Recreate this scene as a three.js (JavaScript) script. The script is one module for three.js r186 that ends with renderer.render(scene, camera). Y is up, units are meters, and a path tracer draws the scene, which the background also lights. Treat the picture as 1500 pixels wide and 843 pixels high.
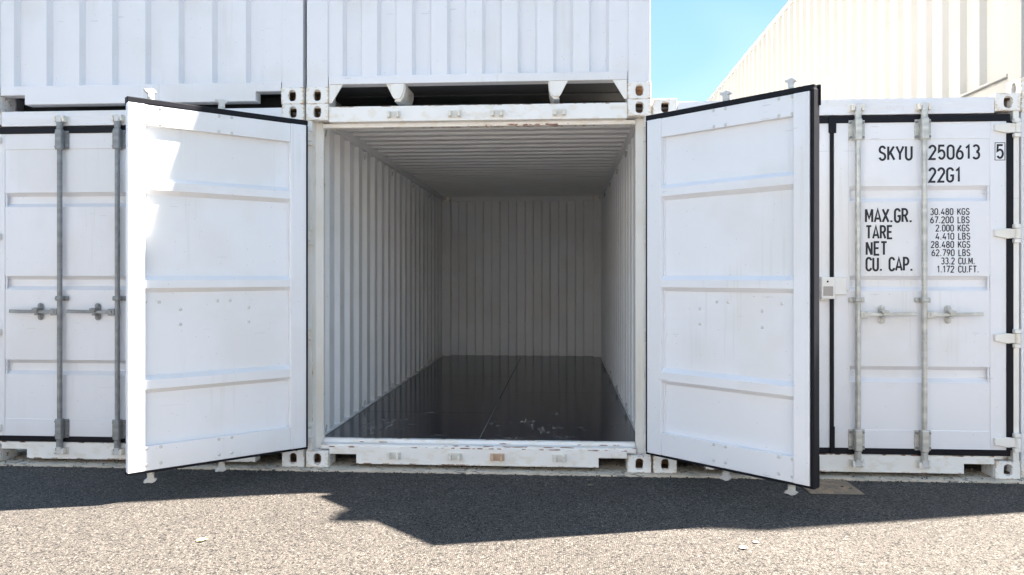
import * as THREE from 'three';
import { RoundedBoxGeometry } from 'three/addons/geometries/RoundedBoxGeometry.js';
import { mergeGeometries } from 'three/addons/utils/BufferGeometryUtils.js';

// ───────────────────────── camera, sky, sun, exposure ─────────────────────────
const scene = new THREE.Scene();
const camera = new THREE.PerspectiveCamera(41.58, 1500 / 843, 0.05, 400);
camera.position.set(0.607, 1.366, 5.291);
camera.rotation.order = 'YXZ';
camera.rotation.y = THREE.MathUtils.degToRad(3.818);
camera.setViewOffset(1500, 843, 0, 17, 1500, 843);          // slight lens shift: uprights stay upright
scene.add(camera);

const renderer = new THREE.WebGLRenderer({ antialias: true });
renderer.toneMapping = THREE.LinearToneMapping;
renderer.toneMappingExposure = 7.4;
renderer.shadowMap.enabled = true;

const SUN = new THREE.Vector3(4.4, 5.18, -1.166).normalize();
const SKYK = 0.162;
{
  const W = 512, H = 256, d = new Float32Array(W * H * 4);
  const stops = [[0, [1.0, 1.0, 1.0]], [8, [0.70, 0.93, 1.06]], [14, [0.45, 0.77, 1.04]], [22, [0.36, 0.66, 1.0]], [40, [0.34, 0.57, 0.92]], [90, [0.29, 0.47, 0.78]]];
  for (let j = 0; j < H; j++) for (let i = 0; i < W; i++) {
    const el = (j + 0.5) / H * 180 - 90, az = (i + 0.5) / W * Math.PI * 2 - Math.PI;
    const e = Math.max(0, el);
    let k = 0; while (k < stops.length - 2 && stops[k + 1][0] < e) k++;
    const t = Math.min(1, (e - stops[k][0]) / (stops[k + 1][0] - stops[k][0]));
    const er = el * Math.PI / 180, dir = [Math.cos(er) * Math.cos(az), Math.sin(er), Math.cos(er) * Math.sin(az)];
    const cs = dir[0] * SUN.x + dir[1] * SUN.y + dir[2] * SUN.z;
    const glow = 0.25 * Math.pow(Math.max(0, cs), 6) + 0.5 * Math.pow(Math.max(0, cs), 60);
    // thin high streaks of cirrus
    const w = Math.sin(az * 9 + el * 0.55 + 1.7 * Math.sin(az * 4 + el * 0.2)) * Math.sin(az * 23 - el * 0.31 + Math.sin(el * 0.7));
    const wisp = 0.07 * Math.max(0, w) * (el > 0 ? 1 : 0);
    for (let c = 0; c < 3; c++) {
      let v = stops[k][1][c] + (stops[k + 1][1][c] - stops[k][1][c]) * t;
      v += glow * [1.0, 0.95, 0.85][c] + wisp * [1, 0.9, 0.5][c];
      d[(j * W + i) * 4 + c] = v * SKYK;
    }
    d[(j * W + i) * 4 + 3] = 1;
  }
  const sky = new THREE.DataTexture(d, W, H, THREE.RGBAFormat, THREE.FloatType);
  sky.mapping = THREE.EquirectangularReflectionMapping; sky.magFilter = THREE.LinearFilter; sky.minFilter = THREE.LinearFilter;
  sky.wrapS = THREE.RepeatWrapping; sky.needsUpdate = true;
  scene.background = sky; scene.environment = sky;
}
const sun = new THREE.DirectionalLight(new THREE.Color(1.0, 0.905, 0.79), 5.0);
sun.position.copy(SUN).multiplyScalar(40); sun.target.position.set(0, 0, 0);
sun.castShadow = true; sun.shadow.mapSize.set(4096, 4096); sun.shadow.radius = 1.3;
Object.assign(sun.shadow.camera, { left: -16, right: 16, top: 16, bottom: -16, near: 1, far: 90 });
scene.add(sun, sun.target);

// ───────────────────────── helpers ─────────────────────────
let seed = 12345;
const rnd = () => { seed = (seed * 1664525 + 1013904223) >>> 0; return seed / 4294967296; };
const hash = (x, y, s = 0) => { let h = (x * 374761393 + y * 668265263 + s * 1442695041) | 0; h = Math.imul(h ^ (h >>> 13), 1274126177); h ^= h >>> 16; return (h >>> 0) / 4294967296; };
function vnoise(x, y, per, s) {                              // tiling value noise
  const xi = Math.floor(x), yi = Math.floor(y), fx = x - xi, fy = y - yi;
  const u = fx * fx * (3 - 2 * fx), v = fy * fy * (3 - 2 * fy), px = per[0] ?? per, py = per[1] ?? per, mx = (a) => ((a % px) + px) % px, my = (a) => ((a % py) + py) % py;
  const a = hash(mx(xi), my(yi), s), b = hash(mx(xi + 1), my(yi), s), c = hash(mx(xi), my(yi + 1), s), d = hash(mx(xi + 1), my(yi + 1), s);
  return a + (b - a) * u + (c - a) * v + (a - b - c + d) * u * v;
}
function fbm(x, y, per, oct, s) { let r = 0, a = 0.5, t = 0; for (let o = 0; o < oct; o++) { r += a * vnoise(x, y, per, s + o); t += a; x *= 2; y *= 2; per = per.length ? [per[0] * 2, per[1] * 2] : per * 2; a *= 0.5; } return r / t; }
function tex(w, h, fn, srgb = true, rep = true) {
  const d = new Uint8Array(w * h * 4);
  for (let j = 0; j < h; j++) for (let i = 0; i < w; i++) {
    const c = fn(i / w, j / h, i, j), o = (j * w + i) * 4;
    if (typeof c === 'number') d[o] = d[o + 1] = d[o + 2] = Math.max(0, Math.min(255, c * 255));
    else for (let k = 0; k < 3; k++) d[o + k] = Math.max(0, Math.min(255, c[k] * 255));
    d[o + 3] = 255;
  }
  const t = new THREE.DataTexture(d, w, h, THREE.RGBAFormat, THREE.UnsignedByteType);
  t.wrapS = t.wrapT = rep ? THREE.RepeatWrapping : THREE.ClampToEdgeWrapping;
  t.magFilter = THREE.LinearFilter; t.minFilter = THREE.LinearMipmapLinearFilter; t.generateMipmaps = true;
  if (srgb) t.colorSpace = THREE.SRGBColorSpace;
  t.needsUpdate = true; return t;
}
const mixc = (a, b, t) => a.map((v, i) => v + (b[i] - v) * t);
const ss = (a, b, x) => { const t = Math.min(1, Math.max(0, (x - a) / (b - a))); return t * t * (3 - 2 * t); };

function metricUV(g, s) {                                    // uv in metres, by the face's main direction
  const p = g.attributes.position, n = p.count, uv = new Float32Array(n * 2);
  const A = new THREE.Vector3(), B = new THREE.Vector3(), C = new THREE.Vector3();
  for (let i = 0; i < n; i += 3) {
    A.fromBufferAttribute(p, i); B.fromBufferAttribute(p, i + 1); C.fromBufferAttribute(p, i + 2);
    const nn = B.clone().sub(A).cross(C.clone().sub(A)); const ax = Math.abs(nn.x), ay = Math.abs(nn.y), az = Math.abs(nn.z);
    [A, B, C].forEach((P, k) => { let u, v; if (az >= ax && az >= ay) { u = P.x; v = P.y; } else if (ax >= ay) { u = P.z; v = P.y; } else { u = P.x; v = P.z; } uv[(i + k) * 2] = u / s; uv[(i + k) * 2 + 1] = v / s; });
  }
  g.setAttribute('uv', new THREE.BufferAttribute(uv, 2)); return g;
}
const flat = (g) => { const r = g.index ? g.toNonIndexed() : g; for (const k of Object.keys(r.attributes)) if (!['position', 'normal'].includes(k)) r.deleteAttribute(k); return r; };
function join(list, s = 2.2) { const m = mergeGeometries(list.map(flat), false); return metricUV(m, s); }
// box by its extents, edges chamfered by r
function bb(x0, x1, y0, y1, z0, z1, r = 0.003) {
  const w = Math.abs(x1 - x0), h = Math.abs(y1 - y0), d = Math.abs(z1 - z0);
  const rr = Math.min(r, w * 0.45, h * 0.45, d * 0.45);
  const g = rr > 0.0006 ? new RoundedBoxGeometry(w, h, d, 1, rr) : new THREE.BoxGeometry(w, h, d);
  g.translate((x0 + x1) / 2, (y0 + y1) / 2, (z0 + z1) / 2); return g;
}
function cyl(r, h, x, y, z, axis = 'y', seg = 14, r2 = r) {
  const g = new THREE.CylinderGeometry(r2, r, h, seg);
  if (axis === 'z') g.rotateX(Math.PI / 2); if (axis === 'x') g.rotateZ(Math.PI / 2);
  g.translate(x, y, z); return g;
}
function plate(pts, depth, z, bevel = 0.0015, holes = []) {  // an outline in x,y pushed from z back to z - depth
  const s = new THREE.Shape(pts.map(([x, y]) => new THREE.Vector2(x, y)));
  for (const h of holes) s.holes.push(new THREE.Path(h.map(([x, y]) => new THREE.Vector2(x, y))));
  const g = new THREE.ExtrudeGeometry(s, { depth: depth - 2 * bevel, bevelEnabled: bevel > 0, bevelThickness: bevel, bevelSize: bevel, bevelOffset: -bevel, bevelSegments: 1, curveSegments: 8 });
  g.translate(0, 0, z - depth + bevel); return g;
}
const oval = (cx, cy, w, h, n = 8) => { const r = Math.min(w, h) / 2, o = []; for (let i = 0; i <= n; i++) { const a = i / n * Math.PI; o.push([cx + r * Math.cos(a), cy + (h / 2 - r) + r * Math.sin(a)]); } for (let i = 0; i <= n; i++) { const a = Math.PI + i / n * Math.PI; o.push([cx + r * Math.cos(a), cy - (h / 2 - r) + r * Math.sin(a)]); } return o; };
// folded sheet: profile [p, q] swept from lo to hi; place(p, q, t) gives x, y, z
function sheet(prof, lo, hi, place, th = 0.003) {
  const P = [];
  const quad = (a, b, c, d) => P.push(...a, ...b, ...c, ...a, ...c, ...d);
  for (let i = 0; i < prof.length - 1; i++) for (const [o, f] of [[0, 0], [th, 1]]) {
    const a = place(prof[i][0], prof[i][1] + o, lo), b = place(prof[i + 1][0], prof[i + 1][1] + o, lo), c = place(prof[i + 1][0], prof[i + 1][1] + o, hi), d = place(prof[i][0], prof[i][1] + o, hi);
    f ? quad(a, b, c, d) : quad(d, c, b, a);
  }
  const g = new THREE.BufferGeometry(); g.setAttribute('position', new THREE.Float32BufferAttribute(P, 3)); g.computeVertexNormals(); return g;
}
function corr(a, b, pitch, top, slope, depth, lead = 0) {    // trapezoid profile from a to b: [position, offset]
  const bot = pitch - top - 2 * slope, o = [[a, 0]]; let p = a + lead;
  while (p + slope * 2 + bot < b - 0.02) { o.push([p, 0], [p + slope, depth], [p + slope + bot, depth], [p + 2 * slope + bot, 0]); p += pitch; }
  o.push([b, 0]); return o;
}
const used = {};
const numbered = (n) => { used[n] = (used[n] ?? -1) + 1; return used[n] ? `${n}_${String(used[n]).padStart(3, '0')}` : n; };
function part(name, g, m, parent) { const o = new THREE.Mesh(g, m); o.name = name; o.castShadow = o.receiveShadow = true; parent.add(o); return o; }
function tag(o, label, category, group, kind) { o.userData = {}; if (label) o.userData.label = label; if (category) o.userData.category = category; if (group) o.userData.group = group; if (kind) o.userData.kind = kind; return o; }
function thing(name, label, category, pos = [0, 0, 0], group) { const o = new THREE.Group(); o.name = numbered(name); o.position.set(...pos); tag(o, label, category, group); scene.add(o); return o; }
function setting(name, g, m) { const o = part(numbered(name), g, m, scene); o.userData = { kind: 'structure' }; return o; }

// ───────────────────────── materials ─────────────────────────
const RUST = [0.50, 0.27, 0.15], DARKRUST = [0.29, 0.17, 0.12];
const paintTex = (s, grime, rustiness) => tex(1024, 1024, (u, v, i, j) => {
  let c = [1, 1, 1];
  const cl = fbm(u * 5, v * 5, 5, 4, s);                                 // cloudy film of dust
  c = mixc(c, [0.955, 0.945, 0.92], grime * ss(0.42, 0.72, cl));
  const run = fbm(u * 90, v * 3, [90, 3], 3, s + 9);                            // rain runs
  c = mixc(c, [0.93, 0.92, 0.89], grime * 0.8 * ss(0.62, 0.8, run) * ss(0.4, 0.7, fbm(u * 4, v * 4, 4, 3, s + 31)));
  const sp = hash(i >> 1, j >> 1, s + 4); if (sp > 0.9996) c = mixc(c, [0.70, 0.66, 0.61], 0.6);
  const sc = fbm(u * 12, v * 160, [12, 160], 2, s + 17), scm = fbm(u * 7, v * 7, 7, 3, s + 23);
  if (sc > 0.86 && scm > 0.6) c = mixc(c, [0.86, 0.85, 0.83], 0.5);
  if (rustiness) {
    const r = fbm(u * 26, v * 26, 26, 4, s + 40), rm = fbm(u * 6, v * 6, 6, 2, s + 50);
    c = mixc(c, RUST, rustiness * ss(0.76, 0.82, r) * ss(0.58, 0.66, rm));
    c = mixc(c, [0.88, 0.80, 0.70], rustiness * 0.5 * ss(0.6, 0.75, r) * ss(0.48, 0.62, rm));
  }
  return c;
});
const roughTex = tex(512, 512, (u, v) => 0.86 + 0.28 * (fbm(u * 8, v * 8, 8, 4, 77) - 0.5), false);
const dentTex = tex(512, 512, (u, v) => fbm(u * 4, v * 4, 4, 3, 88), false);
const texClean = paintTex(3, 0.5, 0), texWorn = paintTex(60, 1.0, 1.0);
const paintMat = (rgb, map, rough = 0.5) => new THREE.MeshStandardMaterial({ color: new THREE.Color().setRGB(...rgb), map, roughness: rough, roughnessMap: roughTex, bumpMap: dentTex, bumpScale: 0.004 });
const M = {
  paint: paintMat([0.79, 0.795, 0.82], texClean),
  paintCream: paintMat([0.48, 0.467, 0.437], texClean),
  paintLowBounce: paintMat([0.62, 0.61, 0.59], texWorn, 0.6),  // white darkened to weaken sunlight bounced off an unseen side, not dust
  paintWorn: paintMat([0.85, 0.835, 0.795], texWorn, 0.55),
  inside: paintMat([0.83, 0.84, 0.85], texClean, 0.5),
  doorIn: paintMat([0.79, 0.81, 0.845], texClean, 0.42),
  rubber: new THREE.MeshPhysicalMaterial({ color: new THREE.Color().setRGB(0.008, 0.0085, 0.013), roughness: 0.5, specularIntensity: 0.35 }),
  under: /* black bitumen coat sprayed on container bottoms */ new THREE.MeshStandardMaterial({ color: new THREE.Color().setRGB(0.06, 0.059, 0.058), roughness: 0.9 }),
  ink: new THREE.MeshStandardMaterial({ color: new THREE.Color().setRGB(0.012, 0.013, 0.02), roughness: 0.6 }),
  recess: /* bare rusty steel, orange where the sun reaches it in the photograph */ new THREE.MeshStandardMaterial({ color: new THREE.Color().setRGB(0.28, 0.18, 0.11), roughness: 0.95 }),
  bolt: new THREE.MeshStandardMaterial({ color: new THREE.Color().setRGB(0.62, 0.62, 0.61), roughness: 0.45, metalness: 0.15 }),
  steelBolt: new THREE.MeshStandardMaterial({ color: new THREE.Color().setRGB(0.24, 0.24, 0.25), roughness: 0.5, metalness: 0.6 }),
};
const galvTex = tex(256, 256, (u, v) => { const a = 0.86 + 0.18 * (fbm(u * 14, v * 14, 14, 3, 5) - 0.5) + 0.14 * (fbm(u * 3, v * 24, [3, 24], 2, 8) - 0.5); return [a, a, a * 0.99]; });
M.galv = new THREE.MeshStandardMaterial({ color: new THREE.Color().setRGB(0.74, 0.74, 0.71), map: galvTex, roughness: 0.42, metalness: 0.4 });
M.galvDull = new THREE.MeshStandardMaterial({ color: new THREE.Color().setRGB(0.40, 0.41, 0.42), map: galvTex, roughness: 0.6, metalness: 0.35 });
// the corner casting's own face: paint with rust creeping in from the edges and round the hole
M.casting = [0, 1, 2].map((k) => new THREE.MeshStandardMaterial({
  color: new THREE.Color().setRGB(0.85, 0.835, 0.80), roughness: 0.55, roughnessMap: roughTex,
  map: tex(256, 256, (u, v) => {
    const e = Math.min(u, 1 - u, v, 1 - v), n = fbm(u * 9, v * 9, 9, 4, 200 + k * 7);
    const rx = Math.abs(u - 0.5) / 0.19, ry = Math.abs(v - 0.5) / 0.37, h = Math.hypot(rx, ry) - 1;
    let c = [1, 1, 1];
    c = mixc(c, [0.955, 0.915, 0.85], ss(0.50, 0.68, n - e * 1.6 + 0.08));
    c = mixc(c, RUST, 0.55 * ss(0.56, 0.70, n - e * 8 + 0.04 + 0.03 * k));
    c = mixc(c, RUST, 0.5 * ss(0.66, 0.74, n + 0.05 - Math.max(0, h) * 3));
    return c;
  }, true, false),
}));
// header and threshold: rub marks where the doors close and the fork truck drives over
const scuffTex = (rows, s, dens) => tex(2048, 128, (u, v) => {
  let c = [1, 1, 1];
  const g = fbm(u * 40, v * 4, 40, 4, s); c = mixc(c, [0.972, 0.958, 0.93], ss(0.5, 0.75, g));
  for (const [y, w, a, u0, u1] of rows) {
    const n = fbm(u * 64, v * 6, 64, 4, s + 11 + Math.round(y * 90)), lon = fbm(u * 12, 0.5, 12, 2, s + 5 + Math.round(y * 50));
    const wob = y + 0.05 * (fbm(u * 30, 0.2, 30, 3, s + 71) - 0.5);
    const inn = 1 - ss(w * 0.4, w, Math.abs(v - wob)), on = u0 === undefined ? 1 : ss(u0 - 0.05, u0 + 0.02, u) * (1 - ss(u1 - 0.02, u1 + 0.05, u));
    const k = inn * ss(0.46, 0.56, n) * ss(dens, dens + 0.12, lon) * on;
    c = mixc(c, RUST, a * k); c = mixc(c, DARKRUST, a * k * ss(0.6, 0.7, n));
  }
  return c;
});
M.threshold = new THREE.MeshStandardMaterial({ color: new THREE.Color().setRGB(0.84, 0.84, 0.83), roughness: 0.45, map: scuffTex([[0.14, 0.05, 0.9], [0.5, 0.05, 0.9], [0.88, 0.05, 0.8]], 300, 0.5) });
M.headerMap = new THREE.MeshStandardMaterial({ color: new THREE.Color().setRGB(0.86, 0.85, 0.82), roughness: 0.5, map: scuffTex([[0.04, 0.045, 0.75, 0.5, 1.0], [0.98, 0.03, 0.4]], 340, 0.42) });
M.sillMap = new THREE.MeshStandardMaterial({ color: new THREE.Color().setRGB(0.86, 0.845, 0.805), roughness: 0.55, map: scuffTex([[0.03, 0.04, 0.6], [0.98, 0.04, 0.7]], 380, 0.46) });
const spanUV = (g, x0, x1, y0, y1) => { const p = g.attributes.position, uv = new Float32Array(p.count * 2); for (let i = 0; i < p.count; i++) { uv[2 * i] = (p.getX(i) - x0) / (x1 - x0); uv[2 * i + 1] = (p.getY(i) - y0) / (y1 - y0); } g.setAttribute('uv', new THREE.BufferAttribute(uv, 2)); return g; };

// ───────────────────────── ground ─────────────────────────
const TILE = 6, AN = 2048;
{
  const cells = 600, cw = AN / cells;                        // stones of about a centimetre
  const hgt = new Float32Array(AN * AN), tone = new Float32Array(AN * AN);
  for (let j = 0; j < AN; j++) for (let i = 0; i < AN; i++) {
    const x = i / cw, y = j / cw, xi = Math.floor(x), yi = Math.floor(y); let b = 9, b2 = 9, id = 0;
    for (let q = -1; q <= 1; q++) for (let p = -1; p <= 1; p++) {
      const cx = (xi + p + cells) % cells, cy = (yi + q + cells) % cells;
      const dx = xi + p + 0.15 + 0.7 * hash(cx, cy, 1) - x, dy = yi + q + 0.15 + 0.7 * hash(cx, cy, 2) - y, dd = dx * dx + dy * dy;
      if (dd < b) { b2 = b; b = dd; id = hash(cx, cy, 3); } else if (dd < b2) b2 = dd;
    }
    const edge = Math.sqrt(b2) - Math.sqrt(b), o = j * AN + i;
    hgt[o] = Math.min(1, edge * 1.6) * (0.35 + 0.65 * id); tone[o] = (edge < 0.16 ? -1 : id);
  }
  const col = tex(AN, AN, (u, v, i, j) => {
    const t = tone[j * AN + i], big = fbm(u * 6, v * 6, 6, 4, 500), mid = fbm(u * 40, v * 40, 40, 2, 520);
    let a = t < 0 ? 0.11 : 0.25 + 0.145 * t + (t > 0.95 ? 0.08 : 0) - (t < 0.14 ? 0.13 : 0);
    a *= 0.92 + 0.16 * big + 0.1 * (mid - 0.5);
    return [a * 1.045, a * 0.99, a * 0.935];
  });
  const hb = tex(AN, AN, (u, v, i, j) => hgt[j * AN + i], false);
  M.asphalt = new THREE.MeshStandardMaterial({ map: col, bumpMap: hb, bumpScale: 0.0014, roughness: 0.95 });
  const g = new THREE.PlaneGeometry(240, 240, 1, 1); g.rotateX(-Math.PI / 2); g.translate(0, -0.012, 0);
  const p = g.attributes.position, uv = g.attributes.uv; for (let i = 0; i < p.count; i++) uv.setXY(i, p.getX(i) / TILE, p.getZ(i) / TILE);
  setting('ground', g, M.asphalt);
}
{
  // concrete pad that carries the row; its front edge is ragged where the asphalt laps on to it
  const t = tex(512, 512, (u, v, i, j) => { const a = 0.80 + 0.20 * (fbm(u * 10, v * 10, 10, 5, 600) - 0.5) - (hash(i, j, 9) > 0.985 ? 0.2 : 0) - 0.25 * ss(0.6, 0.75, fbm(u * 30, v * 30, 30, 3, 620)); return [a * 1.03, a * 0.975, a * 0.89]; });
  const tb = tex(512, 512, (u, v) => fbm(u * 40, v * 40, 40, 4, 640), false);
  M.concrete = new THREE.MeshStandardMaterial({ map: t, bumpMap: tb, bumpScale: 0.006, roughness: 0.95 });
  const s = new THREE.Shape(); s.moveTo(-5, 14); const N = 700;
  for (let i = 0; i <= N; i++) { const x = -5 + 12.5 * i / N; s.lineTo(x, -(0.056 + 0.02 * (fbm(x * 1.7 + 20, 0.5, 999, 3, 700) - 0.5) + 0.016 * (hash(i, 3, 7) - 0.5))); }
  s.lineTo(7.5, 14);
  const g = new THREE.ExtrudeGeometry(s, { depth: 0.2, bevelEnabled: false }); g.rotateX(-Math.PI / 2); g.translate(0, -0.2, 0);
  setting('pavement', metricUV(flat(g), 1.1), M.concrete);
}

// ───────────────────────── lettering (strokes cut as thin film) ─────────────────────────
const ar = (cx, cy, rx, ry, a0, a1, n = 12) => { const o = []; for (let i = 0; i <= n; i++) { const a = (a0 + (a1 - a0) * i / n) * Math.PI / 180; o.push([cx + rx * Math.cos(a), cy + ry * Math.sin(a)]); } return o; };
const ring = (cx, cy, rx, ry) => ar(cx, cy, rx, ry, 90, 450, 24);
const GL = {
  '0': [0.5, [[...ar(0.25, 0.76, 0.22, 0.24, 0, 180), ...ar(0.25, 0.24, 0.22, 0.24, 180, 360), [0.47, 0.76]]]],
  '1': [0.36, [[[0.04, 0.80], [0.24, 0.99], [0.24, 0]]]],
  '2': [0.5, [[...ar(0.25, 0.75, 0.22, 0.25, 170, -25), [0.03, 0.0], [0.49, 0.0]]]],
  '3': [0.5, [ar(0.24, 0.76, 0.21, 0.24, 150, -80), ar(0.24, 0.26, 0.23, 0.26, 85, -150)]],
  '4': [0.52, [[[0.30, 1], [0.02, 0.26], [0.52, 0.26]], [[0.38, 0.5], [0.38, 0]]]],
  '5': [0.5, [[[0.46, 1], [0.08, 1], [0.05, 0.54], ...ar(0.25, 0.33, 0.22, 0.32, 125, -150)]]],
  '6': [0.5, [ring(0.25, 0.29, 0.22, 0.29), [[0.035, 0.36], [0.10, 0.60], [0.34, 1]]]],
  '7': [0.5, [[[0.02, 1], [0.48, 1], [0.18, 0]]]],
  '8': [0.5, [ring(0.25, 0.76, 0.19, 0.24), ring(0.25, 0.26, 0.22, 0.26)]],
  '9': [0.5, [ring(0.25, 0.71, 0.22, 0.29), [[0.465, 0.64], [0.40, 0.40], [0.16, 0]]]],
  '.': [0.2, [[[0.08, -0.02], [0.08, 0.12]]]], ' ': [0.34, []],
  S: [0.5, [[...ar(0.25, 0.76, 0.21, 0.24, 15, 225, 14), ...ar(0.25, 0.25, 0.22, 0.25, 55, -165, 14)]]],
  K: [0.52, [[[0.04, 0], [0.04, 1]], [[0.48, 1], [0.06, 0.36]], [[0.2, 0.56], [0.52, 0]]]],
  Y: [0.54, [[[0, 1], [0.27, 0.45], [0.54, 1]], [[0.27, 0.45], [0.27, 0]]]],
  U: [0.5, [[[0.03, 1], ...ar(0.25, 0.24, 0.22, 0.24, 180, 360), [0.47, 1]]]],
  G: [0.5, [[...ar(0.25, 0.76, 0.22, 0.24, 10, 180), ...ar(0.25, 0.24, 0.22, 0.24, 180, 360), [0.47, 0.46], [0.26, 0.46]]]],
  C: [0.48, [[...ar(0.25, 0.76, 0.22, 0.24, 10, 180), ...ar(0.25, 0.24, 0.22, 0.24, 180, 350)]]],
  M: [0.66, [[[0.04, 0], [0.04, 1]], [[0.05, 1], [0.32, 0.3], [0.59, 1]], [[0.60, 1], [0.60, 0]]]],
  A: [0.54, [[[0, 0], [0.27, 1], [0.54, 0]], [[0.10, 0.27], [0.44, 0.27]]]],
  X: [0.54, [[[0.01, 1], [0.53, 0]], [[0.53, 1], [0.01, 0]]]],
  R: [0.52, [[[0.04, 0], [0.04, 1], [0.24, 1], ...ar(0.24, 0.75, 0.22, 0.25, 90, -90), [0.06, 0.5]], [[0.26, 0.5], [0.49, 0]]]],
  T: [0.5, [[[0, 1], [0.5, 1]], [[0.25, 1], [0.25, 0]]]],
  E: [0.46, [[[0.45, 1], [0.04, 1], [0.04, 0], [0.46, 0]], [[0.06, 0.52], [0.40, 0.52]]]],
  N: [0.54, [[[0.04, 0], [0.04, 1]], [[0.05, 1], [0.48, 0]], [[0.49, 0], [0.49, 1]]]],
  P: [0.5, [[[0.04, 0], [0.04, 1], [0.24, 1], ...ar(0.24, 0.73, 0.22, 0.27, 90, -90), [0.06, 0.46]]]],
  L: [0.44, [[[0.04, 1], [0.04, 0], [0.44, 0]]]],
  B: [0.5, [[[0.04, 0], [0.04, 1], [0.22, 1], ...ar(0.22, 0.76, 0.20, 0.24, 90, -90), [0.22, 0.52], ...ar(0.22, 0.26, 0.23, 0.26, 90, -90), [0.04, 0]]]],
  F: [0.44, [[[0.45, 1], [0.04, 1], [0.04, 0]], [[0.06, 0.52], [0.38, 0.52]]]],
};
function strip(pts, hw, z, P) {
  const n = pts.length, L = [], R = [];
  for (let i = 0; i < n; i++) {
    const a = pts[Math.max(0, i - 1)], b = pts[i], c = pts[Math.min(n - 1, i + 1)];
    let d1 = [b[0] - a[0], b[1] - a[1]], d2 = [c[0] - b[0], c[1] - b[1]]; if (i === 0) d1 = d2; if (i === n - 1) d2 = d1;
    const l1 = Math.hypot(...d1) || 1, l2 = Math.hypot(...d2) || 1, n1 = [-d1[1] / l1, d1[0] / l1], n2 = [-d2[1] / l2, d2[0] / l2];
    let m = [n1[0] + n2[0], n1[1] + n2[1]]; const lm = Math.hypot(...m) || 1; m = [m[0] / lm, m[1] / lm];
    const k = Math.min(2, 1 / Math.max(0.3, m[0] * n1[0] + m[1] * n1[1])) * hw;
    L.push([b[0] + m[0] * k, b[1] + m[1] * k, z]); R.push([b[0] - m[0] * k, b[1] - m[1] * k, z]);
  }
  for (let i = 0; i < n - 1; i++) P.push(...R[i], ...R[i + 1], ...L[i + 1], ...R[i], ...L[i + 1], ...L[i]);
}
function textGeo(str, x0, x1, y0, h, z, weight = 0.062, align) {   // fitted between x0 and x1
  const gap = 0.17; let w = -gap; for (const c of str) w += GL[c][0] + gap;
  const kx = (x1 - x0) / w, P = []; let x = x0, k = 0;
  for (const c of str) {
    for (const pl of GL[c][1]) { const q = pl.filter((p, i) => !i || Math.hypot(p[0] - pl[i - 1][0], p[1] - pl[i - 1][1]) > 1e-4); strip(q.map(([a, b]) => [x + a * kx, y0 + (weight + b * (1 - 2 * weight)) * h]), weight * h, z + 0.00012 * (k++ % 3), P); }
    x += (GL[c][0] + gap) * kx;
  }
  const g = new THREE.BufferGeometry(); g.setAttribute('position', new THREE.Float32BufferAttribute(P, 3)); g.computeVertexNormals(); return g;
}

// ───────────────────────── shipping containers ─────────────────────────
const Wd = 2.438, Ht = 2.591, PITCH = 2.452, L20 = 6.058, L40 = 12.192;
const CW = 0.162, CH = 0.118, CL = 0.178;
const castGeo = {};
function castingGeometry(sx, dz) {                          // hollow block with oval apertures; sx: which side is outside, dz: +1 faces front
  const key = sx + ',' + dz; if (castGeo[key]) return castGeo[key];
  const th = 0.026, list = [];
  const rect = (w, h) => [[-w / 2, -h / 2], [w / 2, -h / 2], [w / 2, h / 2], [-w / 2, h / 2]];
  const f = plate(rect(CW, CH), th, CL / 2, 0.004, [oval(0, 0, 0.051, 0.080)]); if (dz < 0) f.rotateY(Math.PI); list.push(f);
  const b = plate(rect(CW, CH), th, CL / 2, 0.004); if (dz > 0) b.rotateY(Math.PI); list.push(b);
  for (const s of [-1, 1]) { const p = plate(rect(CL - 2 * th, CH), th, CW / 2, 0.0015, s === sx ? [oval(0, 0, 0.051, 0.080)] : []); p.rotateY(s * Math.PI / 2); list.push(p); }
  for (const s of [-1, 1]) list.push(bb(-CW / 2 + th, CW / 2 - th, s * (CH / 2 - 0.001), s * (CH / 2 - th), -CL / 2 + th, CL / 2 - th, 0));
  const g = join(list, 1);
  const p = g.attributes.position, n = g.attributes.normal, uv = g.attributes.uv;
  for (let i = 0; i < p.count; i++) { const sideways = Math.abs(n.getX(i)) > 0.7; uv.setXY(i, sideways ? p.getZ(i) / CL + 0.5 : p.getX(i) / CW + 0.5, Math.abs(n.getY(i)) > 0.7 ? p.getZ(i) / CL + 0.5 : p.getY(i) / CH + 0.5); }
  return (castGeo[key] = g);
}
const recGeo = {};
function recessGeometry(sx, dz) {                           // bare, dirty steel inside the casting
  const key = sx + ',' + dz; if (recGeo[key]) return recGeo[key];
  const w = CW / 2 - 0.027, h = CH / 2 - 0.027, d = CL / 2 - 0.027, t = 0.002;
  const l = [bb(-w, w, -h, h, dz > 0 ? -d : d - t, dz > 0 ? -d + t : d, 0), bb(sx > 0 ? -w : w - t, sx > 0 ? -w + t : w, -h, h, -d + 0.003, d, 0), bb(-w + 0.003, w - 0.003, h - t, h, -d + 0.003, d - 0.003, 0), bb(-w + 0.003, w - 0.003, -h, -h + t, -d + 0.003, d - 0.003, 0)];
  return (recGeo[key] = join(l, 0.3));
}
const rodOff = [0.15, 0.585], PIN = [1.192, 0.018];
const DY0 = 0.168, DY1 = 2.416;                              // steel of the door leaf
const boltGeo = flat(new THREE.SphereGeometry(0.011, 8, 4, 0, Math.PI * 2, 0, Math.PI / 2)); boltGeo.scale(1, 0.6, 1); boltGeo.rotateX(-Math.PI / 2);

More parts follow.
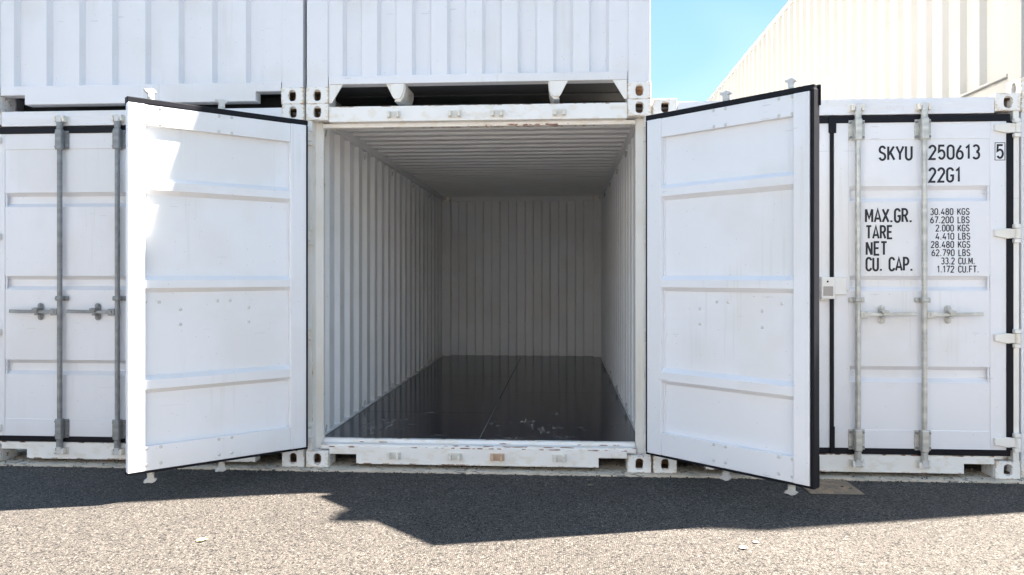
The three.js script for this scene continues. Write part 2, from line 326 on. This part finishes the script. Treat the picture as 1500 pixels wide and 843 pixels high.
function keeperGeo() {                                       // cam keeper on header or sill, at the origin of its face
  return join([bb(-0.05, 0.05, -0.026, 0.026, 0, 0.006, 0.001), bb(-0.04, -0.022, -0.022, 0.020, 0.004, 0.046, 0.004), bb(0.022, 0.04, -0.022, 0.020, 0.004, 0.046, 0.004), cyl(0.009, 0.008, -0.031, 0.012, 0.048, 'z', 8), cyl(0.009, 0.008, 0.031, 0.012, 0.048, 'z', 8)]);
}
const keeper = keeperGeo();
function camGeo(up) {                                        // hooked cam end of a lock rod
  const pts = [[-0.018, 0], [0.018, 0], [0.018, 0.024], [0.036, 0.036], [0.040, 0.050], [0.020, 0.050], [-0.004, 0.056], [-0.022, 0.050], [-0.036, 0.034], [-0.018, 0.028]];
  const g = plate(pts.map(([x, y]) => [x, up * y]).sort(() => 0), 0.03, 0.015, 0.003); return g;
}
const rodParts = {};
function bearing(up) {                                       // bearing plate and sleeve
  const key = 'b' + up; if (rodParts[key]) return rodParts[key];
  const l = [plate([[-0.054, -0.068], [0.054, -0.068], [0.054, 0.068], [-0.054, 0.068]], 0.007, 0.007, 0.002), bb(-0.025, 0.025, -0.076, 0.076, 0.002, 0.054, 0.012)];
  return (rodParts[key] = join(l, 0.5));
}
const brBolt = join([cyl(0.0095, 0.012, 0, 0, 0, 'z', 8)], 0.5);

// one door leaf, hinge pin at its origin, standing closed; s = +1 hinged right, -1 hinged left
function doorLeaf(parent, s, o) {
  const X = (a) => -s * a, A0 = 0.053, A1 = 1.190, zo = -0.026, zi = -0.078;
  const box = (a0, a1, y0, y1, z0, z1, r) => bb(Math.min(X(a0), X(a1)), Math.max(X(a0), X(a1)), y0, y1, z0, z1, r);
  const grooves = [[1.975, 1.868], [1.365, 1.262], [0.750, 0.640]];
  const fy0 = 0.318, fy1 = 2.290, fa0 = A0 + 0.112, fa1 = A1 - 0.098;
  const prof = [[fy0 - 0.01, 0]]; for (const [t, b] of [...grooves].reverse()) prof.push([b, 0], [b + 0.028, -0.036], [t - 0.028, -0.036], [t, 0]); prof.push([fy1 + 0.01, 0]);
  const door = part('door', join([
    box(A0, fa0, DY0, DY1, zi, zo, 0.004), box(fa1, A1, DY0, DY1, zi, zo, 0.004),
    box(fa0, fa1, DY0, fy0, zi + 0.008, zo - 0.001, 0.003), box(fa0, fa1, fy1, DY1, zi + 0.008, zo - 0.001, 0.003),
    sheet(prof, Math.min(X(fa0 - 0.004), X(fa1 + 0.004)), Math.max(X(fa0 - 0.004), X(fa1 + 0.004)), (y, q, x) => [x, y, zo - 0.006 + q], -0.004),
    // weld fillet strips at both uprights
    box(fa0, fa0 + 0.012, fy0, fy1, zi + 0.036, zo - 0.01, 0.003), box(fa1 - 0.012, fa1, fy0, fy1, zi + 0.036, zo - 0.01, 0.003),
  ]), o.mat ?? M.doorIn, parent);
  if (o.label) door.userData.label = o.label;
  // gasket all round
  const gx0 = A0 - 0.016, gx1 = s > 0 ? A1 + 0.027 : A1 + 0.004, gy0 = DY0 - 0.015, gy1 = DY1 + 0.036, zf0 = zo - 0.012, zf1 = zo + 0.006;
  const gl = [box(gx0, gx1, DY1 + 0.0005, gy1, zi + 0.004, zf0, 0.006), box(gx0, gx1, gy0, DY0 - 0.0005, zi + 0.004, zf0, 0.006), box(gx0, A0 - 0.0005, DY0, DY1, zi + 0.004, zf0, 0.006)];
  gl.push(box(gx0, gx1, DY1 - 0.012, gy1, zo + 0.0005, zf1, 0.004), box(gx0, gx1, gy0, DY0 + 0.026, zo + 0.0005, zf1, 0.004), box(0.017, A0 + 0.010, DY0 + 0.026, DY1 - 0.012, zo + 0.0005, zf1, 0.004));
  if (s > 0) gl.push(box(A1 + 0.0005, gx1, DY0, DY1, zi + 0.002, zo + 0.006, 0.008), box(gx1 - 0.014, gx1 + 0.002, DY0 - 0.012, DY1 + 0.012, zi - 0.006, zo + 0.012, 0.005), box(A1 - 0.012, gx1 + 0.012, DY1 - 0.08, gy1 + 0.004, zo + 0.002, zo + 0.014, 0.006), box(A1 - 0.004, gx1 + 0.004, DY0 - 0.01, DY0 + 0.17, zo + 0.002, zo + 0.010, 0.005));
  part('gasket', join(gl), M.rubber, door);
  // hinges
  for (const y of [2.355, 1.648, 0.945, 0.248]) part('hinge', join([plate([[X(0.012), y + 0.030], [X(0.07), y + 0.034], [X(0.145), y + 0.026], [X(0.145), y - 0.018], [X(0.06), y - 0.034], [X(0.012), y - 0.030]].sort(() => 0), 0.02, zo + 0.021, 0.003), cyl(0.017, 0.066, 0, y, 0, 'y', 12)]), M.paintWorn, door);
  // lock rods
  const gm = o.galv ?? M.galv;
  for (const off of rodOff) {
    const x = X(PIN[0] - off), zr = zo + 0.030;
    const rod = [cyl(0.0175, 2.30, x, 1.302, zr, 'y', 16), cyl(0.022, 0.05, x, 2.455, zr, 'y', 14), cyl(0.022, 0.05, x, 0.150, zr, 'y', 14)];
    part('lock_rod', join(rod, 0.6), gm, door);
    for (const [y, up] of [[2.476, 1], [0.128, -1]]) { const c = camGeo(up); c.translate(x, y, zr); part('cam_end', join([c], 0.4), o.cam ?? M.bolt, door); }
    for (const y of [2.355, 0.252]) {
      const b = part('bearing_bracket', bearing(1), gm, door); b.position.set(x, y, zo);
for (const a of [-1, 1]) for (const e of [-1, 1]) { const bo = part('bracket_bolt', brBolt, M.steelBolt, door); bo.position.set(x + a * 0.041, y + e * 0.05, zo + 0.012); }
    }
    part('rod_guide', join([plate([[x - 0.052, 1.184], [x + 0.052, 1.184], [x + 0.052, 1.218], [x - 0.052, 1.218]], 0.006, zo + 0.006, 0.002), bb(x - 0.023, x + 0.023, 1.186, 1.216, zo + 0.003, zo + 0.053, 0.01), cyl(0.009, 0.01, x - 0.04, 1.201, zo + 0.011, 'z', 8), cyl(0.009, 0.01, x + 0.04, 1.201, zo + 0.011, 'z', 8)], 0.4), gm, door);
    // handle towards the hinge side
    const d = s, hx = (v) => x + d * v, y = 1.104;
    const q = (v0, v1, y0, y1, z0, z1, r) => bb(Math.min(hx(v0), hx(v1)), Math.max(hx(v0), hx(v1)), y0, y1, z0, z1, r);
    const bar = plate([[hx(0.05), y + 0.014], [hx(0.16), y + 0.010], [hx(0.2), y + 0.013], [hx(0.375), y + 0.016], [hx(0.378), y - 0.008], [hx(0.2), y - 0.010], [hx(0.16), y - 0.012], [hx(0.05), y - 0.016]].sort(() => 0), 0.016, zr + 0.017, 0.003);
    part('handle', join([q(0.012, 0.062, y - 0.026, y + 0.022, zr - 0.012, zr + 0.018, 0.004), bar, cyl(0.010, 0.008, hx(0.04), y, zr + 0.020, 'z', 10)], 0.4), gm, door);
    part('handle_catch', join([plate(oval(hx(0.165), y, 0.042, 0.125), 0.008, zo + 0.008, 0.002), q(0.147, 0.183, y + 0.012, y + 0.030, zo + 0.004, zr + 0.032, 0.004), q(0.150, 0.180, y - 0.026, y - 0.014, zo + 0.004, zr + 0.024, 0.004), q(0.156, 0.196, y - 0.004, y + 0.026, zr + 0.019, zr + 0.027, 0.002), cyl(0.011, 0.010, hx(0.165), y + 0.046, zo + 0.011, 'z', 10), cyl(0.011, 0.010, hx(0.165), y - 0.044, zo + 0.011, 'z', 10)], 0.4), gm, door);
    // bolt heads showing on the inner face
    if (o.open) {
      const zf = zi + 0.008, zs = zo - 0.010, put = (bx, by, bz) => { const b = part('bolt', boltGeo, M.bolt, door); b.position.set(bx, by, bz); };
      for (const yy of [2.355, 0.252]) for (const a of [-1, 1]) for (const b of [-1, 1]) put(x + a * 0.041, yy + b * 0.05 - (yy > 1 ? 0.002 : -0.002), zf);
      for (const a of [-1, 1]) { put(x + a * 0.04, 1.201, zs); put(hx(0.165), y + a * 0.048, zs); }
    }
  }
  return door;
}

// front 'doors' (leaves closed or swung out) or 'end' (a blind corrugated end); rear always blind
function container(o) {
  const L = o.L ?? L20, c = thing('shipping_container', o.label, 'shipping container', o.pos, o.group);
  const hw = Wd / 2, pm = o.mat ?? M.paint, wm = o.worn ?? M.paintWorn, sm = o.side ?? pm;
  for (const sx of [-1, 1]) for (const dz of [1, -1]) for (const top of [0, 1]) {
    const m = part('corner_casting', castingGeometry(sx, dz), M.casting[Math.floor(rnd() * 3)], c);
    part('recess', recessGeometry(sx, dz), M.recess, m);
    m.position.set(sx * (hw - CW / 2), top ? Ht - CH / 2 : CH / 2, dz > 0 ? -CL / 2 : -L + CL / 2);
  }
  const doors = o.front === 'doors';
  for (const sx of [-1, 1]) {
    const q = (a0, a1, y0, y1, z0, z1, r) => bb(Math.min(sx * a0, sx * a1), Math.max(sx * a0, sx * a1), y0, y1, z0, z1, r);
    if (doors) {
      const lugs = [2.355, 1.648, 0.945, 0.248].flatMap((y) => [q(1.166, 1.206, y + 0.036, y + 0.062, -0.01, 0.028, 0.004), q(1.166, 1.206, y - 0.062, y - 0.036, -0.01, 0.028, 0.004)]);
      part('corner_post', join([q(1.176, hw - 0.005, CH, Ht - CH, -0.115, -0.008, 0.004), q(1.120, 1.176, CH, Ht - CH, -0.130, -0.092, 0.003), q(1.128, 1.176, CH, Ht - CH, -0.0915, -0.088, 0.001), ...lugs]), wm, c);
    } else part('corner_post', join([q(1.062, hw - 0.004, CH, Ht - CH, -0.165, -0.006, 0.004), q(1.056, 1.062, CH, Ht - CH, -0.05, -0.03, 0.001)]), pm, c);
    part('corner_post', join([q(1.062, hw - 0.004, CH, Ht - CH, -L + 0.004, -L + 0.165, 0.004)]), o.inner ?? pm, c);
    // side wall: folded sheet
    const z0 = doors ? -0.13 : -0.165, prof = corr(L - 0.165 > 0 ? -L + 0.165 : 0, z0, 0.278, 0.104, 0.034, 0.036, 0.09);
    part('side_wall', join([sheet(prof, 0.165, 2.50, (z, d, y) => [sx * (hw - 0.012 - d), y, z], 0.003)]), sm, c);
    part('top_rail', join([q(hw - 0.070, hw - 0.006, 2.488, 2.5655, -L + CL, -CL, 0.004)]), o.inner ?? sm, c);
    part('bottom_rail', join([q(hw - 0.060, hw - 0.003, 0.168, 0.186, -L + CL, -CL, 0.003), q(hw - 0.042, hw - 0.034, 0.060, 0.168, -L + CL, -CL, 0.002), q(hw - 0.060, hw - 0.006, 0.040, 0.060, -L + CL, -CL, 0.003)]), sm, c);
  }
  // roof: cross-wise pressed sheet
  part('roof', join([sheet(corr(-L + 0.10, -0.10, 0.209, 0.091, 0.014, -0.020, 0.06), -hw + 0.045, hw - 0.045, (z, d, x) => [x, 2.564 + d, z], 0.003)]), o.inner ?? pm, c);
  // blind ends
  const blind = (zf, dir, m, rail) => {
    const prof = corr(-1.064, 1.064, 0.250, 0.110, 0.018, 0.0456, 0.105);
    part('end_wall', join([sheet(prof, rail, 2.486, (x, d, y) => [x, y, zf - dir * (0.020 + d)], 0.003)]), m, c);
    part('end_rail', join([bb(-1.060, 1.060, 2.484, 2.560, Math.min(zf - dir * 0.006, zf - dir * 0.075), Math.max(zf - dir * 0.006, zf - dir * 0.075), 0.004)]), m, c);
  };
  blind(-L, -1, o.inner ?? pm, 0.165);
  part('end_rail', join([bb(-1.056, 1.056, 0.03, 0.165, -L + 0.006, -L + 0.075, 0.004)]), pm, c);
  const FH = 0.095;
  if (!doors) {
    blind(0, 1, pm, o.sill === 'tunnel' ? 0.196 : 0.163);
    if (o.sill === 'tunnel') {
      part('end_rail', join([bb(-1.056, 1.056, 0.136, 0.1955, -0.10, -0.008, 0.004)]), pm, c);
      for (const s of [-1, 1]) {
        const f = (pts) => (s < 0 ? pts : pts.map(([x, y]) => [-x, y]).reverse());
        part('gusset', join([plate(f([[-1.055, 0.135], [-1.055, 0.004], [-1.036, 0.004], [-0.955, 0.135]]), 0.012, -0.012, 0.002)]), wm, c);
        part('tunnel_plate', join([plate(f([[-0.645, 0.135], [-0.628, 0.106], [-0.598, 0.046], [-0.586, 0.028], [-0.545, 0.028], [-0.526, 0.056], [-0.516, 0.095], [-0.514, 0.135]]), 0.014, -0.010, 0.002), plate(f([[-0.535, 0.135], [-0.586, 0.014], [-0.545, 0.012], [-0.520, 0.046], [-0.508, 0.09], [-0.506, 0.135]]), 0.30, -0.026, 0.002)]), wm, c);
      }
    } else {
      const y0 = 0.026;
      part('end_rail', join([plate([[-1.054, FH], [-0.868, FH], [-0.868, y0], [0.868, y0], [0.868, FH], [1.054, FH], [1.054, 0.162], [-1.054, 0.162]], 0.09, -0.008, 0.003)]), pm, c);
    }
  } else {
    const hd = join([bb(-1.056, 1.056, 2.460, 2.570, -0.10, -0.010, 0.005), bb(-1.120, 1.120, 2.430, 2.460, -0.13, -0.070, 0.004)]);
    part('header', spanUV(hd, -1.06, 1.06, 2.43, 2.57), o.headMat ?? M.headerMap, c);
    const sl = join([plate([[-1.054, FH], [-0.858, FH], [-0.858, 0.028], [0.858, 0.028], [0.858, FH], [1.054, FH], [1.054, 0.150], [-1.054, 0.150]], 0.10, -0.008, 0.003)]);
    part('sill', spanUV(sl, -1.06, 1.06, 0.028, 0.15), M.sillMap, c);
    const th = join([bb(-1.118, 1.118, 0.128, 0.166, -0.082, -0.020, 0.004), bb(-1.118, 1.118, 0.13, 0.190, -0.125, -0.0825, 0.004)]);
    { const p = th.attributes.position, uv = th.attributes.uv; for (let i = 0; i < p.count; i++) uv.setXY(i, (p.getX(i) + 1.12) / 2.24, (p.getY(i) - 0.15) / 0.045 * 0.55 + (-p.getZ(i) - 0.02) / 0.105 * 0.45); }
    part('threshold', th, M.threshold, c);
    for (const off of [-rodOff[1], -rodOff[0], rodOff[0], rodOff[1]]) { const a = part('cam_keeper', keeper, M.paintWorn, c); a.position.set(off, 2.505, -0.010); const b = part('cam_keeper', keeper, off === 0.15 && o.rustKeeper ? o.rustKeeper : M.paintWorn, c); b.position.set(off, 0.092, -0.008); b.rotation.z = Math.PI; }
    for (const s of [-1, 1]) {
      const d = doorLeaf(c, s, { mat: o.doorMat ?? (o.open ? M.doorIn : M.paint), galv: o.galv, open: !!o.open, label: o.open ? 'white steel door leaf swung wide open' : undefined, cam: o.open ? M.bolt : undefined });
      d.position.set(s * PIN[0], 0, PIN[1]);
      if (o.open) d.rotation.y = s * THREE.MathUtils.degToRad(o.open[s > 0 ? 1 : 0]);
      if (o.onDoor) o.onDoor(d, s);
    }
  }
  // under-frame: cross members, dark below the floor
  const cm = []; for (let z = -0.42; z > -L + 0.2; z -= 0.30) cm.push(bb(-hw + 0.056, hw - 0.056, o.sill === 'tunnel' && z > -3.2 ? 0.135 : 0.045, 0.143, z - 0.022, z + 0.022, 0));
  part('under_frame', join(cm), M.under, c);
  const fl = o.floor ?? [[-1.166, 1.166, -L + 0.02, -0.126]];
  for (const [x0, x1, z0, z1] of fl) part('floor_panel', join([bb(x0, x1, 0.146, 0.174, z0, z1, 0.0012)], 1.0), o.floorMat ?? M.under, c);
  if (o.extra) o.extra(c);
  return c;
}

// floor of the open one: black film-faced boards with a fine woven grip, dusty and scuffed by the door
{
  const grip = tex(256, 256, (u, v, i, j) => ((i >> 2) + (j >> 2)) % 2 ? 0.75 : 0.35 + 0.1 * hash(i, j, 3), false);
  const SCUFFS = [[0.55, 0.10, 0.30, 0.10], [0.15, 0.14, 0.22, 0.12], [-0.45, 0.16, 0.35, 0.12], [0.85, 0.55, 0.14, 0.12], [0.30, 0.62, 0.30, 0.25], [-0.75, 0.55, 0.22, 0.20], [0.72, 1.15, 0.16, 0.12], [-0.35, 1.0, 0.30, 0.10]];
  const floorCol = tex(1024, 2048, (u, v) => {                // u across 2.4 m, v from the door back 5.9 m
    const x = u * 2.4, z = v * 5.9; let c = [0.075, 0.095, 0.15];
    const n = fbm(x * 14, z * 14, 4096, 4, 800), st = fbm(x * 60, z * 8, 4096, 3, 820), st2 = fbm(x * 10, z * 70, 4096, 3, 830), pat = fbm(x * 3, z * 3, 4096, 3, 840);
    // scuffed and dusty places, each where the photograph shows one, with a ragged outline
    let wear = 0.12; const rag = fbm(x * 9, z * 9, 4096, 4, 850);
    for (const [sx, sz, rx, rz] of SCUFFS) wear = Math.max(wear, ss(0.42, 0.58, rag + 0.62 - 0.5 * Math.hypot((x - 1.2 - sx) / rx, (z - sz) / rz)));
    c = mixc(c, [0.50, 0.495, 0.48], 0.55 * wear * ss(0.52, 0.70, n) * ss(0.44, 0.60, pat));
    c = mixc(c, [0.58, 0.57, 0.55], 0.8 * wear * ss(0.63, 0.72, st) * ss(0.42, 0.6, pat));
    c = mixc(c, [0.58, 0.57, 0.55], 0.8 * wear * ss(0.64, 0.73, st2) * ss(0.46, 0.62, n));
    return c;
  }, true, false);
  const rgh = tex(512, 512, (u, v) => 0.55 + 0.5 * (fbm(u * 12, v * 12, 12, 4, 870) - 0.3), false);
  M.floor = new THREE.MeshPhysicalMaterial({ map: floorCol, specularIntensity: 0.42, roughness: 0.12, bumpMap: grip, bumpScale: 0.00003 });
  grip.repeat.set(20, 60);
}
M.seam = new THREE.MeshStandardMaterial({ color: new THREE.Color().setRGB(0.34, 0.33, 0.30), roughness: 0.95 });

const LX = -PITCH, RX = PITCH, Y1 = 2.594, B0 = 0.002;

// the open one
container({
  label: 'white shipping container with both doors swung open, showing its empty corrugated inside', pos: [0, B0, 0], front: 'doors', open: [137.2, 136.8],
  inner: M.inside, side: M.inside, mat: M.paint, floorMat: M.floor, worn: M.paintWorn,
  rustKeeper: new THREE.MeshStandardMaterial({ color: new THREE.Color().setRGB(0.62, 0.44, 0.31), roughness: 0.8 }),
  floor: [[-1.166, -0.0025, -1.258, -0.126], [-1.166, -0.0025, -3.648, -1.263], [-1.166, -0.0025, -6.03, -3.653], [0.0025, 1.166, -2.44, -0.126], [0.0025, 1.166, -4.88, -2.443], [0.0025, 1.166, -6.03, -4.883]],
  extra(c) {
    for (const f of c.children.filter((k) => k.name === 'floor_panel')) { const p = f.geometry.attributes.position, uv = f.geometry.attributes.uv; for (let i = 0; i < p.count; i++) uv.setXY(i, (p.getX(i) + 1.2) / 2.4, (-p.getZ(i) - 0.12) / 5.9); }
    part('floor_seam', join([bb(-0.002, 0.002, 0.150, 0.1725, -2.0, -0.13, 0), bb(-1.16, -0.003, 0.150, 0.1725, -1.2625, -1.2585, 0)]), M.seam, c);
    // lashing rings along the upper and lower rails
    for (const sx of [-1, 1]) for (const y of [2.43, 0.225]) for (let k = 0; k < 5; k++) {
      const r = part('lashing_ring', flat(new THREE.TorusGeometry(0.022, 0.005, 6, 14)), M.galv, c);
      r.position.set(sx * 1.158, y, -0.27 - k * 1.112); r.rotation.set(0.5 * sx, Math.PI / 2 - 0.35 * sx, 0.4);
    }
  },
});

// closed neighbour on the right, with its number and weights
container({
  label: 'closed white shipping container with black lettering and galvanised lock rods', pos: [RX, B0, 0], front: 'doors', mat: M.paint,
  headMat: M.paint,
  onDoor(d, s) {
    if (s < 0) return;
    const z = -0.0305;
    // pixel columns and rows of the photograph read off on the plane of the door
    const toX = (px, py) => { const f = 1110.09, yaw = 0.06664, u = (px - 750) / f, zp = -0.016; const dx = -Math.sin(yaw) + u * Math.cos(yaw), dz = -Math.cos(yaw) - u * Math.sin(yaw), t = (zp - 5.291) / dz; return [0.607 + t * dx - RX - PIN[0], 1.366 - (py - 404.5) / f * t - B0]; };
    const put = (str, x0, x1, y0, y1, w, zz = z) => { const [a, b] = toX(x0, y1), [c2, d2] = toX(x1, y0), [, b2] = toX(x1, y1); const m = part('lettering', metricUV(textGeo(str, a, c2, (b + b2) / 2, d2 - (b + b2) / 2, zz, w), 1), M.ink, d); m.userData.label = 'black painted letters and numbers'; };
    put('SKYU', 1288, 1336, 213, 236, 0.07); put('250613', 1361, 1435, 211.5, 234.5, 0.068); put('5', 1459.5, 1469, 211.5, 233.5, 0.068, -0.0252); put('22G1', 1361, 1407, 245, 268, 0.068);
    put('MAX.GR.', 1268, 1336, 305, 327, 0.07); put('TARE', 1269, 1307, 330, 351, 0.07); put('NET', 1269, 1299, 353.5, 375, 0.07); put('CU. CAP.', 1269, 1337, 376.5, 398, 0.07);
    [['30.480 KGS', 1363, 1420], ['67.200 LBS', 1363, 1420], ['2.000 KGS', 1371, 1420], ['4.410 LBS', 1371, 1421], ['28.480 KGS', 1364, 1421], ['62.790 LBS', 1365, 1421], ['33.2 CU.M.', 1379, 1428], ['1.172 CU.FT.', 1373, 1434]].forEach(([t, a, b], i) => put(t, a, b, 305 + i * 12.05, 315.5 + i * 12.05, 0.07));
    // thin box round the check digit
    const [bx0, by0] = toX(1457, 235), [bx1, by1] = toX(1471.5, 209.5), P = []; strip([[bx0, by0], [bx1, by0], [bx1, by1], [bx0, by1], [bx0, by0]], 0.0022, -0.0252, P);
    const g = new THREE.BufferGeometry(); g.setAttribute('position', new THREE.Float32BufferAttribute(P, 3)); g.computeVertexNormals(); part('lettering', metricUV(g, 1), M.ink, d);
  },
});
// closed neighbour on the left
container({ label: 'closed white shipping container with dull grey lock rods, half hidden by an open door', pos: [LX, B0, 0], front: 'doors', mat: M.paint, headMat: M.paint, galv: M.galvDull });
// far right column
container({ label: 'white shipping container at ground level under the cream one', pos: [2 * PITCH + 0.018, B0, -0.05], front: 'end', L: L40, mat: M.paint });
container({ label: 'long cream shipping container, its corrugated side rising behind the lettered container', pos: [2 * PITCH + 0.018, Y1, -0.05], front: 'end', L: L40, mat: M.paintCream, side: M.paintCream });
// upper row
container({ label: 'upper white shipping container with two square notches in its bottom rail', pos: [LX - 0.006, Y1, 0], front: 'end', mat: M.paint });
container({ label: 'long upper white shipping container with wide tunnel cut-outs below its bottom rail', pos: [0, Y1, 0], front: 'end', L: L40, sill: 'tunnel', mat: M.paint, side: M.paintLowBounce });
// second row that carries the rear of the long one
container({ label: 'white shipping container hidden behind the open one', pos: [0, B0, -L20 - 0.076], front: 'end', mat: M.paint });
container({ label: 'white shipping container hidden behind the lettered one', pos: [RX, B0, -L20 - 0.076], front: 'end', mat: M.paint });

// unseen row added across the lane, side on, to bounce sunlight onto the fronts
const across = [['added light-bouncing white long shipping container across the lane, lower one facing the open doors', 9.4, B0], ['added light-bouncing white long shipping container across the lane, upper one facing the open doors', 9.4, Y1], ['added light-bouncing white long shipping container across the lane, lower one facing the dull grey rods', -2.9, B0], ['added light-bouncing white long shipping container across the lane, upper one facing the dull grey rods', -2.9, Y1]];
for (const [label, x, y] of across) container({ label, pos: [x, y, 10.6], front: 'end', L: L40, mat: M.paint }).rotation.y = Math.PI / 2;

// ───────────────────────── small things ─────────────────────────
{ // lock alarm on the closed doors
  const t = thing('lock_box', 'small white plastic lock box with grey square window on container door edge', 'lock box', [2.405, 1.288, -0.006]);
  const wp = new THREE.MeshStandardMaterial({ color: new THREE.Color().setRGB(0.76, 0.75, 0.72), roughness: 0.4 });
  part('housing', join([bb(-0.052, 0.036, -0.078, 0.070, 0.0, 0.055, 0.006), bb(-0.050, 0.0, -0.088, -0.076, 0.004, 0.035, 0.003)]), wp, t);
  part('mounting_plate', join([bb(0.036, 0.126, -0.050, 0.068, 0.0, 0.018, 0.004), bb(0.118, 0.142, -0.022, 0.0, 0.002, 0.016, 0.004)]), wp, t);
  part('window', join([plate([[-0.041, -0.056], [0.024, -0.056], [0.024, 0.008], [-0.041, 0.008]], 0.004, 0.0575, 0.0012)]), new THREE.MeshStandardMaterial({ color: new THREE.Color().setRGB(0.36, 0.33, 0.31), roughness: 0.5 }), t);
  part('sensor', flat(new THREE.SphereGeometry(0.007, 10, 8).translate(-0.012, 0.040, 0.055)), M.rubber, t);
}
{ // steel chequer-plate cover let into the asphalt
  const t = thing('access_cover', 'brown rusty chequer plate cover in asphalt beside the open door', 'drain cover', [2.335, -0.012, 0.215]);
  const pt = tex(256, 256, (u, v) => { const n = fbm(u * 10, v * 10, 10, 5, 900); return mixc([0.66, 0.57, 0.47], [0.54, 0.49, 0.43], ss(0.35, 0.65, n)); });
  const pm = new THREE.MeshStandardMaterial({ map: pt, roughness: 0.8, metalness: 0.1 });
  part('cover_plate', join([bb(-0.165, 0.165, -0.02, 0.008, -0.178, 0.185, 0.002)], 0.4), pm, t);
  part('rim', join([bb(-0.176, -0.168, -0.02, 0.006, -0.186, 0.193, 0.001), bb(0.168, 0.176, -0.02, 0.006, -0.186, 0.193, 0.001), bb(-0.168, 0.168, -0.02, 0.006, 0.188, 0.195, 0.001)], 0.4), M.under, t);
  const bars = []; for (let i = 0; i < 11; i++) for (let j = 0; j < 12; j++) { const b = bb(-0.011, 0.011, 0, 0.0032, -0.0035, 0.0035, 0.001); b.rotateY((i + j) % 2 ? 0.78 : -0.78); b.translate(-0.148 + i * 0.0296, 0.0075, -0.16 + j * 0.0295); bars.push(b); }
  const tr = part('tread', join(bars, 0.4), pm, t); tr.userData.kind = 'stuff';
  for (const [x, z] of [[0.085, 0.02], [0.125, 0.06]]) part('lifting_hole', join([cyl(0.010, 0.003, x, 0.0095, z, 'y', 12)]), M.rubber, t);
}
{ // dry leaves and litter on the asphalt
  const leaf = (x, z, s, rgb, turn, label, cat = 'leaf') => {
    const P = [], n = 10; const e = (t, k) => { const w = 0.42 * Math.sin(Math.PI * Math.pow(t, 0.8)) * (1 + 0.12 * Math.sin(t * 17 + k)); return w; };
    const v = (t, k) => [(t - 0.5) * s, 0.06 * s * Math.pow(Math.abs(k), 1.3) + 0.06 * s * Math.sin(t * 3.1) + 0.003, k * e(t, k) * s];
    for (let i = 0; i < n; i++) for (const [a, b] of [[-1, 0], [0, 1]]) { const p = v(i / n, a), q = v((i + 1) / n, a), r = v((i + 1) / n, b), w = v(i / n, b); P.push(...p, ...w, ...r, ...p, ...r, ...q); }
    const g = new THREE.BufferGeometry(); g.setAttribute('position', new THREE.Float32BufferAttribute(P, 3)); g.computeVertexNormals();
    const m = part(numbered('fallen_leaf'), metricUV(g, 0.1), new THREE.MeshStandardMaterial({ color: new THREE.Color().setRGB(...rgb), roughness: 0.8, side: THREE.DoubleSide }), scene);
    m.position.set(x, -0.012, z); m.rotation.y = turn; tag(m, label, cat);
  };
  leaf(-1.262, 1.47, 0.060, [0.62, 0.56, 0.28], 0.7, 'pale yellow fallen leaf alone on sunlit asphalt');
  leaf(1.521, 1.395, 0.050, [0.66, 0.62, 0.56], 0.2, 'whitish leaf on sunlit asphalt before the lettered container');
  leaf(1.603, 1.31, 0.034, [0.60, 0.58, 0.50], -0.5, 'tiny whitish leaf scrap behind the larger whitish leaf');
  leaf(0.79, 0.30, 0.045, [0.16, 0.15, 0.09], 0.1, 'small olive leaf on shaded asphalt before the open container');
}
{ // grit and crumbs along the foot of the row
  const g = new THREE.IcosahedronGeometry(1, 0), N = 2600, m = new THREE.InstancedMesh(g, new THREE.MeshStandardMaterial({ roughness: 0.95 }), N);
  m.name = 'gravel'; m.userData = { kind: 'stuff', label: 'loose grit and crumbs along the foot of the containers', category: 'gravel' };
  const T = new THREE.Object3D(), c = new THREE.Color();
  for (let i = 0; i < N; i++) {
    const onPad = rnd() < 0.45, x = -4.2 + rnd() * 9.2, z = onPad ? 0.03 - Math.pow(rnd(), 0.8) * 0.30 : 0.022 + Math.pow(rnd(), 2.2) * 0.12;
    const s = 0.002 + 0.006 * Math.pow(rnd(), 2.5);
    T.position.set(x, (onPad ? 0 : -0.012) + s * 0.5, z); T.rotation.set(rnd() * 6, rnd() * 6, rnd() * 6); T.scale.set(s * (0.8 + rnd() * 0.6), s * 0.8, s); T.updateMatrix(); m.setMatrixAt(i, T.matrix);
    const k = onPad ? 0.10 + rnd() * 0.3 : 0.04 + rnd() * 0.07; m.setColorAt(i, c.setRGB(k, k * 0.97, k * 0.9));
  }
  m.castShadow = m.receiveShadow = true; scene.add(m);
}

renderer.render(scene, camera);
